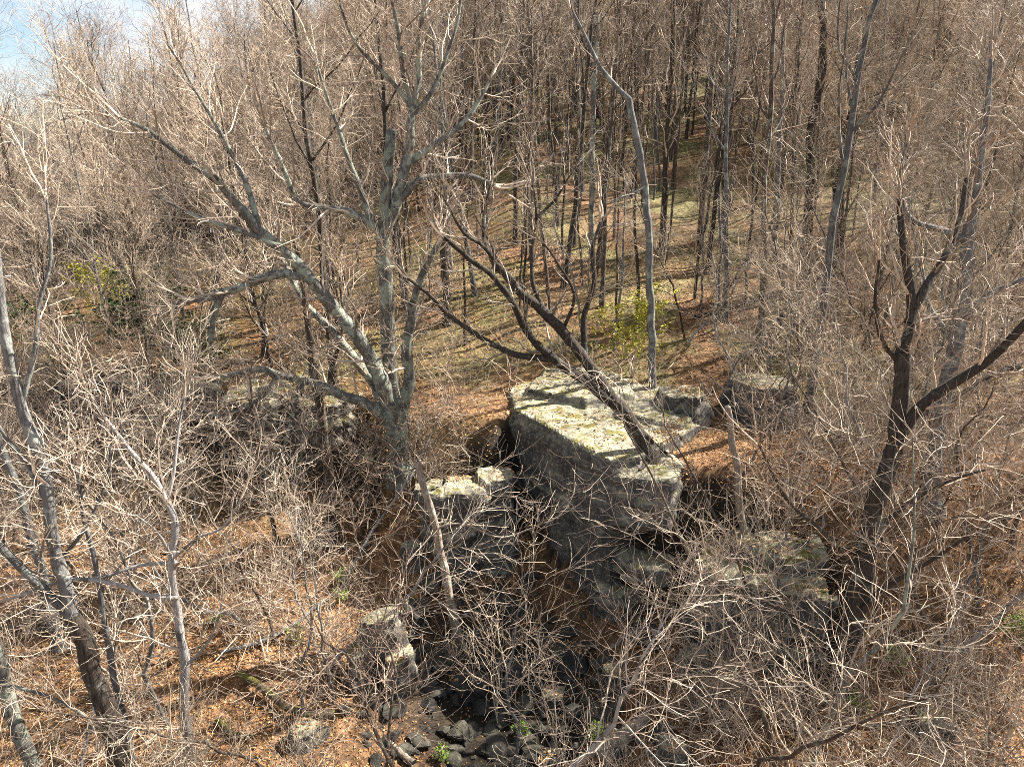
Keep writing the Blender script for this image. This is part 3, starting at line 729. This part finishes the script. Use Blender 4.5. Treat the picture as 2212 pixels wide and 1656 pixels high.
# near-hillside and mid trees, nearest first
tries, cand = 0, []
while len(cand) < 285 and tries < 20000:
    tries += 1
    y = 22.5 + 50 * rnd.random() ** .8
    x = (rnd.random() * 2 - 1) * (y * .80 + 4) + 1.5
    open_ = math.exp(-(((x - 3.5 - .12 * (y - 30)) / 9.5) ** 2)) * (1 if y < 62 else .3)
    if y < 30 and abs(x - 2) < 8: continue
    if rnd.random() < (.45 if y < 50 else .15) * open_: continue
    if not free(x, y, 2.5): continue
    placed.append((x, y)); cand.append((x, y, open_))
for (x, y, op) in sorted(cand, key=lambda c: c[1]):
    kind = 'tall' if (op > .35 and (y < 50 or (y < 68 and rnd.random() < .75))) else 'bushy'
    tree_at(x, y, kind, rnd.randrange(5), rnd.uniform(.8, 1.22), rnd.uniform(0, 6.28), (rnd.gauss(0, .05), rnd.gauss(0, .05)))

# young pole trees between them on the open slope
poles = []
for v in range(4):
    rg = np.random.default_rng(820 + v); K = 12; t = np.linspace(0, 1, K); h = [9, 11, 7.5, 10][v]
    bend = np.cumsum(rg.normal(0, .07, (K, 2)), 0); P = np.stack([bend[:, 0], bend[:, 1], t * h], 1); P[0] = (0, 0, -.3)
    R = .055 * (1 - t) ** .7 + .012; tk, cw = MB(), MB(); tk.tubes(P, R, 6)
    A, B = grow(P[None], R[None], 12, .45, 1, (.8, 2.2), (25, 55), 7, .13, .1, .5, .016, .005, .5, rg=rg); cw.tubes(A, B, 3)
    A, B = grow(A, B, 6, .15, 1, (.3, .9), (25, 58), 4, .15, .06, .6, .007, .004, .4, rg=rg); cw.tubes(A, B, 3)
    a_ = tk.build('trunk', M[['bark_dark', 'bark_brown', 'bark_grey', 'bark_brown'][v]], None, True); c_ = cw.build('crown', M['twig']); c_['kind'] = 'stuff'
    col.objects.unlink(a_); col.objects.unlink(c_); poles.append((a_, c_, ['dark', 'brown', 'grey', 'short brown'][v]))
rp_ = random.Random(91); npole = 0
while npole < 85:
    y = 28 + 32 * rp_.random(); x = 3.5 + .12 * (y - 30) + rp_.gauss(0, .26 * y)
    if abs(x) > .78 * y or not free(x, y, .9): continue
    placed.append((x, y)); v = rp_.randrange(4); npole += 1
    o = bpy.data.objects.new('young_tree', None); col.objects.link(o); o.empty_display_size = .2
    o.location = (x, y, float(terrain(x, y))); o.scale = (rp_.uniform(.8, 1.2),) * 3; o.rotation_euler = (rp_.gauss(0, .05), rp_.gauss(0, .05), rp_.uniform(0, 6.28))
    for src in poles[v][:2]:
        k = src.copy(); col.objects.link(k); k.parent = o
    o['category'] = 'young tree'; o['group'] = 'thin young trees on the open slope'
    pending.append((o, f"thin {poles[v][2]} pole tree", where(x, y), x, y))

# the far wood towards the ridge: one mass
pts = []
while len(pts) < 1250:
    y = 53 + 84 * rnd.random() ** 1.25; x = (rnd.random() * 2 - 1) * (y * .80 + 6)
    if all((x - a) ** 2 + (y - b_) ** 2 > 3.2 for a, b_, _ in pts): pts.append((x, y, float(terrain(x, y))))
def far_wood():
    me = bpy.data.meshes.new('far_wood'); me.from_pydata(pts, [], []); me.update()
    o = bpy.data.objects.new('far_wood', me); col.objects.link(o)
    o['kind'] = 'stuff'; o['label'] = 'far bare wood along the ridge top'; o['category'] = 'wood'
    ng = bpy.data.node_groups.new('far_wood', 'GeometryNodeTree')
    ng.interface.new_socket('Geometry', in_out='INPUT', socket_type='NodeSocketGeometry'); ng.interface.new_socket('Geometry', in_out='OUTPUT', socket_type='NodeSocketGeometry')
    n = ng.nodes; gi = n.new('NodeGroupInput'); go = n.new('NodeGroupOutput'); jo = n.new('GeometryNodeJoinGeometry'); ji = n.new('GeometryNodeJoinGeometry')
    tr_by = {}
    for ob in col.objects:
        if ob.parent and ob.name.split('.')[0] in ('trunk', 'crown') and ob.parent.name.startswith('bare_tree'):
            tr_by.setdefault(ob.data.name, ob)
    pairs = []
    for kind in ('bushy', 'tall'):
        for (to, co, v) in protos[kind]:
            if to.data.name in tr_by and co.data.name in tr_by: pairs.append((tr_by[to.data.name], tr_by[co.data.name]))
    for a, c in pairs:
        j2 = n.new('GeometryNodeJoinGeometry')
        for ob in (a, c):
            oi = n.new('GeometryNodeObjectInfo'); oi.transform_space = 'ORIGINAL'; oi.inputs['Object'].default_value = ob
            ng.links.new(oi.outputs['Geometry'], j2.inputs[0])
        g2i = n.new('GeometryNodeGeometryToInstance'); ng.links.new(j2.outputs[0], g2i.inputs[0]); ng.links.new(g2i.outputs[0], ji.inputs[0])
    ip = n.new('GeometryNodeInstanceOnPoints'); ip.inputs['Pick Instance'].default_value = True
    rv = n.new('FunctionNodeRandomValue'); rv.data_type = 'FLOAT_VECTOR'; rv.inputs[0].default_value = (-.05, -.05, 0); rv.inputs[1].default_value = (.05, .05, 6.28)
    rs = n.new('FunctionNodeRandomValue'); rs.inputs[2].default_value = .85; rs.inputs[3].default_value = 1.25
    ng.links.new(gi.outputs[0], ip.inputs['Points']); ng.links.new(ji.outputs[0], ip.inputs['Instance'])
    ng.links.new(rv.outputs[0], ip.inputs['Rotation']); ng.links.new(rs.outputs[1], ip.inputs['Scale']); ng.links.new(ip.outputs[0], go.inputs[0])
    md = o.modifiers.new('wood', 'NODES'); md.node_group = ng
far_wood()

# ------------------------------------------------------------------ shrubs and saplings
SH = []
for v, (h, n, spd, arch) in enumerate([(2.2, 11, (10, 50), .02), (3.0, 9, (8, 40), .04), (1.5, 12, (15, 65), 0.0), (3.6, 7, (6, 34), .05), (2.4, 12, (12, 60), -.05), (1.2, 10, (20, 75), .02)]):
    o = make_shrub(300 + v, h, n, spd, arch).build('bare_shrub', M[['twig', 'twig_grey', 'twig_pale', 'twig', 'twig_grey', 'twig_red'][v]])
    col.objects.unlink(o); SH.append((o.data, ['brown', 'grey', 'pale', 'tall brown', 'arching grey', 'reddish'][v]))
def shrub_at(x, y, v, s):
    o = bpy.data.objects.new('bare_shrub', SH[v][0]); col.objects.link(o)
    o.location = (x, y, float(terrain(x, y))); o.scale = (s,) * 3; o.rotation_euler = (rnd.gauss(0, .08), rnd.gauss(0, .08), rnd.uniform(0, 6.28))
    o['category'] = 'shrub'; o['group'] = 'bare shrubs of the undergrowth'
    pending.append((o, f"{'big ' if s > 1.1 else ('small ' if s < .85 else '')}{SH[v][1]} leafless shrub", where(x, y), x, y))
ns, tries = 0, 0
while ns < 225 and tries < 8000:
    tries += 1
    y = 10.5 + 28 * rnd.random() ** 1.2; x = (rnd.random() * 2 - 1) * (y * .8 + 2)
    if (x - 3) ** 2 / 9 + (y - 22.5) ** 2 / 20 < 1: continue
    if x < 0 and y < 21 and rnd.random() < .4: continue
    if -4.5 < x < 4 and y < 18 and rnd.random() < .55: continue
    if 24 < y and -6 < x < 12 and rnd.random() < .5: continue
    if -18 < x < -4.5 and 19.5 < y < 31 and rnd.random() < .6: continue
    if -4.5 < x < 4.5 and y < 19 and rnd.random() < .5: continue
    v = rnd.randrange(6)
    shrub_at(x, y, v, rnd.uniform(.75, 1.3)); ns += 1

SP = []
for v in range(6):
    st, cr = make_sapling(500 + v, [5.5, 7.0, 4.5, 6.2, 5.0, 7.5][v])
    a = st.build('stem', M[['bark_grey', 'bark_brown', 'bark_pale', 'bark_grey', 'bark_brown', 'bark_lichen'][v]], None, True)
    c = cr.build('crown', M[['twig_pale', 'twig_grey', 'twig_pale', 'twig', 'twig_red', 'twig_grey'][v]]); c['kind'] = 'stuff'
    col.objects.unlink(a); col.objects.unlink(c); SP.append((a, c, ['grey', 'brown', 'pale', 'mid grey', 'reddish', 'lichen grey'][v]))
def sapling_at(x, y, v, s):
    o = bpy.data.objects.new('sapling', None); col.objects.link(o); o.empty_display_size = .2
    o.location = (x, y, float(terrain(x, y))); o.scale = (s,) * 3; o.rotation_euler = (rnd.gauss(0, .1), rnd.gauss(0, .1), rnd.uniform(0, 6.28))
    for src in SP[v][:2]:
        k = src.copy(); col.objects.link(k); k.parent = o
    o['category'] = 'sapling'; o['group'] = 'bare saplings of the understory'
    pending.append((o, f"{'big ' if s > 1.12 else ('small ' if s < .88 else '')}{SP[v][2]} bare sapling", where(x, y), x, y))
ns, tries = 0, 0
while ns < 110 and tries < 8000:
    tries += 1
    y = 11.5 + 20 * rnd.random(); x = (rnd.random() * 2 - 1) * (y * .8 + 2)
    if -3.5 < x < 5.5 and 15.5 < y < 28: continue
    if -4 < x < 4 and rnd.random() < .4: continue
    if 1.5 < x < 5.5 and y < 16.5 and rnd.random() < .8: continue
    if 6.5 < x < 9.5 and y < 15.5 and rnd.random() < .7: continue
    if x < 0 and rnd.random() < .6: continue
    sapling_at(x, y, rnd.randrange(6), rnd.uniform(.75, 1.25)); ns += 1

# ------------------------------------------------------------------ rubble in the ravine under the slab
def on_ground(x, y): return float(terrain(x, y))
rub = []
for v in range(5):
    r2 = random.Random(70 + v); rub.append(None)
rubble_n = 0
for (px, py, sz, word) in [(1010, 1480, .75, 'tilted block in the deep shadow under the rock ledge'), (1120, 1460, .6, 'angular block beside the lower dead stem foot'), (1230, 1420, .8, 'slab fragment leaning at the foot of the big face'),
        (950, 1420, .6, 'fallen block just right of the leaning dead stem'), (900, 1330, .7, 'fallen block below the ledge near the upright rock'), (1090, 1320, .8, 'fallen block in the cleft between ledge and slab'),
        (1290, 1560, .5, 'angular block at the sunny leaf hollow'), 
        (1400, 1380, .7, 'shadowed block under the ledge corner of the slab'), (1560, 1500, .5, 'half buried block right of the leaf hollow'), (1180, 1640, .5, 'low dark block at the bottom edge left of the splintered log')]:
    p = hit(px, py); r2 = random.Random(900 + rubble_n)
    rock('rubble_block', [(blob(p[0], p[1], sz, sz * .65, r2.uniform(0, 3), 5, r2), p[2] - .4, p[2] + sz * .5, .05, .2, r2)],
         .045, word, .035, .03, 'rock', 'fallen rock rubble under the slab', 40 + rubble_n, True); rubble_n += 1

rg = np.random.default_rng(60); bmi = bmesh.new(); bmesh.ops.create_icosphere(bmi, subdivisions=2, radius=1.0)
IV = np.array([v.co[:] for v in bmi.verts]); IF = np.array([[v.index for v in f.verts] for f in bmi.faces]); bmi.free()
mb = MB(); nst = 0
while nst < 420:
    x, y = rg.normal(-.1, 2.2), rg.normal(16.0, 2.4)
    if ravine(x, y) < .25: continue
    sz = .07 + .34 * rg.random() ** 2.2
    Vv = IV * (1 + .35 * vnoise(IV * 1.3 + nst * 3.1))[:, None]; k = norm(rg.normal(0, 1, (7, 3)))
    for q in k: Vv = Vv - np.maximum(Vv @ q - .62, 0)[:, None] * q
    an = rg.random() * 6.28; ca, sa = math.cos(an), math.sin(an)
    Vv = Vv * np.array([1.25, .85, .65]); Vv = np.stack([Vv[:, 0] * ca - Vv[:, 1] * sa, Vv[:, 0] * sa + Vv[:, 1] * ca, Vv[:, 2] + Vv[:, 0] * rg.normal(0, .3)], 1) * sz
    mb.add(Vv + np.array([x, y, on_ground(x, y) + sz * .15]), IF); nst += 1
rb = mb.build('rubble', M['rock_shade']); rb['kind'] = 'stuff'; rb['label'] = 'small stones and rubble in the dark ravine'  # stones use the rock colour darkened to imitate shade

# ------------------------------------------------------------------ fallen wood
def fallen(name, label, pts, r0, r1, mat, cat='log', lift=.0, splinter=False, twigs=0):
    P = np.array([hit(*q) + np.array([0, 0, lift]) for q in pts]); ra = np.array([np.interp(i / (len(P) - 1), [0, 1], [r0, r1]) for i in range(len(P))]) * np.array([depth(q) for q in P]) / F
    P[:, 2] += ra * .7
    K = 22; S = smooth_line(np.c_[P, ra], K); Q = S[:, :3]; R = S[:, 3] * (1 + .12 * vnoise(np.c_[np.arange(K) * .8, np.full(K, pts[0][0]), np.zeros(K)]))
    Q[:, 2] += .04 * vnoise(np.c_[np.arange(K) * .5, np.full(K, pts[0][1]), np.zeros(K)])
    o0 = Q[0].copy(); mb = MB(); mb.tubes(Q - o0, R, 9)
    a = mb.build(name, M[mat], None, True); a.location = o0; tag(a, label, cat)
    if splinter:
        sp = MB(); d = norm(Q[0] - Q[3])
        for i in range(12):
            an = i * .52; off = np.array([math.cos(an), .2 * math.sin(an), math.sin(an)]) * R[0] * rnd.uniform(.4, .95)
            L = rnd.uniform(.25, .75)
            sp.tubes(np.array([off - d * .3, off + d * L * .5, off * 1.15 + d * L]), np.array([.05, .04, .006]), 4)
        b2 = sp.build('splinter', M['wood_raw'], a); b2['kind'] = 'stuff'
    if twigs:
        tb = MB(); A, B = grow(Q[None] - o0, R[None], twigs, .2, 1, (.5, 1.4), (30, 70), 7, .15, .12, .4, .02, .005, .3); tb.tubes(A, B, 4)
        A2, B2 = grow(A, B, 4, .2, 1, (.3, .7), (25, 60), 5, .15, .05, .6, .008, .004, .3); tb.tubes(A2, B2, 3)
        c2 = tb.build('branch', M['twig_grey'], a); c2['kind'] = 'stuff'
    return a
fallen('broken_log', 'splintered orange brown log at the bottom edge right of centre', [(1285, 1665), (1320, 1625), (1360, 1590), (1395, 1555)], 26, 13, 'bark_dead', splinter=True)
fallen('fallen_branch', 'mossy dark fallen branch on the orange leaves at lower left', [(520, 1468), (580, 1510), (640, 1552), (725, 1562)], 8, 10, 'bark_moss', 'branch', .15, twigs=6)
fallen('fallen_branch', 'bright mossy branch lying behind the big dark right tree', [(1870, 880), (1905, 905), (1960, 932)], 5, 6, 'bark_moss', 'branch', .5)
fallen('fallen_branch', 'curved pale branch over the dark ravine right of centre', [(1312, 1445), (1350, 1415), (1390, 1395), (1425, 1415)], 4, 5, 'bark_dead', 'branch', .6)
fallen('fallen_branch', 'brown broken branch at the bottom edge left of the ravine', [(840, 1612), (862, 1632), (895, 1662)], 6, 7, 'bark_dead', 'branch', .1)
fallen('fallen_log', 'mossy log slanting left of the big dark tree foot', [(1660, 1360), (1710, 1420), (1765, 1485)], 9, 8, 'bark_moss', 'log', .1, twigs=6)
fallen('fallen_log', 'weathered log lying below the sunny leaf hollow on the right', [(1580, 1420), (1530, 1475), (1490, 1530)], 9, 7, 'bark_dead', 'log', .1)
fallen('fallen_log', 'grey fallen log across the leaves at the far lower left', [(-20, 1372), (80, 1366), (215, 1378)], 8, 6, 'bark_brown', 'log', .1, twigs=8)
fallen('fallen_log', 'thin fallen log on the leaves between birch and upright rock', [(480, 1420), (590, 1385), (700, 1310)], 5, 3, 'bark_grey', 'log', .12, twigs=8)
fallen('fallen_log', 'short mossy log at the foot of the birch', [(470, 1560), (500, 1590), (540, 1600)], 7, 6, 'bark_moss', 'log', .05)
fallen('fallen_log', 'long dark log on the orange slope right of the leaning tree crown', [(1500, 690), (1580, 668), (1680, 640)], 4, 3, 'bark_brown', 'log', .05)
fallen('fallen_log', 'bare grey log among twigs at the lower right corner', [(1990, 1500), (2060, 1440), (2110, 1380)], 8, 6, 'bark_grey', 'log', .2, twigs=8)

# ------------------------------------------------------------------ leafy plants
def leaves(mb, C, size, rg, droop=.3):
    n = len(C); a = rg.normal(0, 1, (n, 3)); a[:, 2] *= droop; a = norm(a); w = norm(np.cross(a, rg.normal(0, 1, (n, 3))))
    s = (size * (.6 + .8 * rg.random(n)))[:, None]
    V = np.stack([C, C + a * s * .5 + w * s * .3, C + a * s, C + a * s * .5 - w * s * .3], 1).reshape(-1, 3)
    mb.add(V, np.arange(n * 4).reshape(-1, 4))
def leafy(name, label, px, py, h, w, nl, mat, size, stems=6, twig='twig', cat='shrub', group=None, seed=0, off=(0, 0)):
    rg = np.random.default_rng(2000 + seed); p = hit(px, py) + np.array([off[0], off[1], 0]); p[2] = on_ground(p[0], p[1])
    root = empty(name, p, label, cat, group)
    base = np.zeros((1, 2, 3)); base[0, 1, 2] = .2; sp = math.degrees(math.atan2(w / 2, h))
    A, B = grow(base, np.full((1, 2), .03), stems, 0, .9, (h * .75, h), (sp * .2, sp * 1.1), 9, .12, .03, .8, .016, .005, 0, rg=rg); A[:, 0, 2] -= .2
    mb = MB(); mb.tubes(A, B, 4); A2, B2 = grow(A, B, 8, .25, 1, (w * .2, w * .45), (25, 65), 6, .15, .02, .6, .008, .004, .4, rg=rg); mb.tubes(A2, B2, 3)
    A3, B3 = grow(A2, B2, 3, .2, 1, (w * .08, w * .2), (25, 60), 4, .15, .02, .6, .005, .003, .4, rg=rg); mb.tubes(A3, B3, 3)
    mb.build('stem', M[twig], root)
    src = A3[:, 1:].reshape(-1, 3); C = src[rg.integers(0, len(src), nl)] + rg.normal(0, .03, (nl, 3))
    lb = MB(); leaves(lb, C, size, rg); f = lb.build('foliage', M[mat], root); f['kind'] = 'stuff'
    return root
leafy('leafy_shrub', 'yellow leaved shrub in the sun just behind the rock slab', 1365, 815, 3.6, 2.8, 3600, 'leaf_yellow', .095, 7, seed=1)
leafy('leafy_shrub', 'wide yellow green shrub in fresh leaf at the left below the wooded slope', 245, 690, 2.6, 4.2, 1500, 'leaf_yellow', .16, 8, seed=2, off=(0, 0))
leafy('leafy_shrub', 'small yellow green shrub right of the wide yellow one at left', 385, 640, 1.8, 1.2, 220, 'leaf_yellow', .11, 5, seed=3)
leafy('leafy_shrub', 'small yellow shrub among bare twigs on the upper right slope', 1960, 520, 2.4, 1.6, 220, 'leaf_yellow', .12, 5, seed=4)
leafy('evergreen_shrub', 'dark evergreen bush in the shaded hollow at left', 330, 790, 3.6, 4.2, 6000, 'leaf_dark', .12, 12, seed=5)
leafy('evergreen_shrub', 'dark evergreen bush above the end of the low hanging limb', 420, 830, 2.2, 3.0, 3500, 'leaf_dark', .12, 10, seed=6)
leafy('evergreen_shrub', 'evergreen bush half hidden at the far left edge', 70, 760, 2.4, 2.6, 1500, 'leaf_dark', .11, 7, seed=7)
leafy('leafy_sapling', 'little sapling with orange leaves at the right end of the slab', 1450, 985, 1.1, .9, 240, 'litter', .08, 4, cat='sapling', seed=8)
leafy('leafy_sapling', 'orange leaved sapling below the right corner of the slab', 1460, 1060, .8, .8, 130, 'litter', .08, 4, cat='sapling', seed=9)
leafy('budding_tree', 'pale yellow budding tree high on the far left slope below the skyline', 410, 290, 10.0, 6.0, 2200, 'leaf_bud', .14, 7, cat='tree', seed=10)
leafy('budding_tree', 'small yellow budding tree beyond the top of the forked tree', 715, 260, 7.5, 3.5, 700, 'leaf_bud', .13, 6, cat='tree', seed=11)
for k, (px, py, h, w, nl, lab) in enumerate([(742, 1262, .35, .7, 260, 'fresh green plant on sunny leaves left of the rock block'), (735, 1300, .3, .6, 200, 'low green plant at the edge of the rock shadow'),
        (640, 1385, .3, .6, 180, 'bright green tuft between birch and upright rock'), (1128, 1595, .35, .5, 160, 'green tuft low in the ravine near the bottom edge'), (1292, 1602, .35, .7, 240, 'leafy green plant beside the splintered log'),
        (2195, 1400, .8, 1.2, 700, 'bright green bush at the right edge'), (1850, 1545, .45, .8, 260, 'green plant under twigs right of the big dark tree foot'), (1925, 1440, .4, .8, 240, 'green tuft on the mossy bank right of the dark tree'),
        (800, 1015, .35, .8, 260, 'yellow green moss tuft at the foot of the forked tree'), (470, 1345, .25, .5, 120, 'tiny green tuft right of the birch stem'), (960, 1645, .3, .5, 140, 'green tuft at the bottom edge left of centre'), (100, 1310, .3, .6, 140, 'green tuft behind the fork of the thick lower left trunk')]):
    leafy('green_plant', lab, px, py, h, w, nl, 'leaf_green', .07, 7, 'twig', 'plant', 'fresh green plants on the forest floor', 20 + k)

# fallen leaves: uncountable
def litter(n, x0, x1, y0, y1, size, seed):
    rg = np.random.default_rng(seed); x = x0 + (x1 - x0) * rg.random(n); y = y0 + (y1 - y0) * rg.random(n)
    z = terrain(x, y) + .015 + .03 * rg.random(n)
    C = np.stack([x, y, z], 1); a = rg.normal(0, 1, (n, 3)); a[:, 2] *= .35; a = norm(a); up = np.array([0, 0, 1.0]) + .35 * rg.normal(0, 1, (n, 3)); w = norm(np.cross(a, up))
    s = (size * (.6 + .8 * rg.random(n)))[:, None]
    return np.stack([C - a * s * .5, C + w * s * .32 + [0, 0, .01], C + a * s * .5, C - w * s * .32 + [0, 0, .01]], 1).reshape(-1, 3)
mb = MB()
for args in ((110000, -15, 15, 10, 22, .058, 1), (45000, -24, 26, 22, 40, .09, 2)):
    V = litter(*args); V = V.reshape(-1, 4, 3); V = V[np.random.default_rng(4).random(len(V)) > .92 * ravine(V[:, 0, 0], V[:, 0, 1])].reshape(-1, 3); mb.add(V, np.arange(len(V)).reshape(-1, 4))
dgc = bpy.context.evaluated_depsgraph_get(); rg = np.random.default_rng(77); caught = []
for o in things:
    if o.get('category') == 'rock' and o.type == 'MESH':
        bb = np.array(o.bound_box); nray = int(110 * (bb[:, 0].max() - bb[:, 0].min()) * (bb[:, 1].max() - bb[:, 1].min()))
        for _ in range(min(nray, 2500)):
            x0, y0 = rg.uniform(bb[:, 0].min(), bb[:, 0].max()), rg.uniform(bb[:, 1].min(), bb[:, 1].max())
            if vnoise(np.array([x0 * 1.1 + o.location.x, y0 * 1.1 + o.location.y, 3.3])) < .02: continue
            ok_, loc_, nn_, _i = o.ray_cast((x0, y0, 20), (0, 0, -1))
            if ok_ and nn_.z > .72: caught.append(np.array(loc_) + np.array(o.location) + [0, 0, .02])
C = np.array(caught); n = len(C); a = rg.normal(0, 1, (n, 3)); a[:, 2] *= .3; a = norm(a); w = norm(np.cross(a, np.array([0, 0, 1.0]) + .3 * rg.normal(0, 1, (n, 3)))); sz_ = (.085 * (.6 + .8 * rg.random(n)))[:, None]
V = np.stack([C - a * sz_ * .5, C + w * sz_ * .32, C + a * sz_ * .5, C - w * sz_ * .32], 1).reshape(-1, 3); mb.add(V, np.arange(len(V)).reshape(-1, 4))
lt = mb.build('leaf_litter', M['litter']); lt['kind'] = 'stuff'; lt['label'] = 'fallen brown and orange leaves covering the ground'

# ------------------------------------------------------------------ labels for the repeats
ORD = ['leftmost', 'second from left', 'third from left', 'fourth from left', 'fifth from left', 'sixth from left', 'seventh from left', 'eighth from left', 'ninth from left', 'tenth from left', 'eleventh from left', 'twelfth from left', 'thirteenth from left', 'fourteenth from left', 'fifteenth from left', 'sixteenth from left', 'seventeenth from left', 'eighteenth from left']
def finish_labels():
    by = {}
    for o, head, tail, x, y in pending: by.setdefault((head, tail), []).append((x / max(y, 1), o))
    for (head, tail), lst in by.items():
        lst.sort(key=lambda q: q[0])
        for i, (_, o) in enumerate(lst):
            o['label'] = f'{head} {tail}' if len(lst) == 1 else f"{ORD[min(i, 17)]} {head} {tail}"
finish_labels()
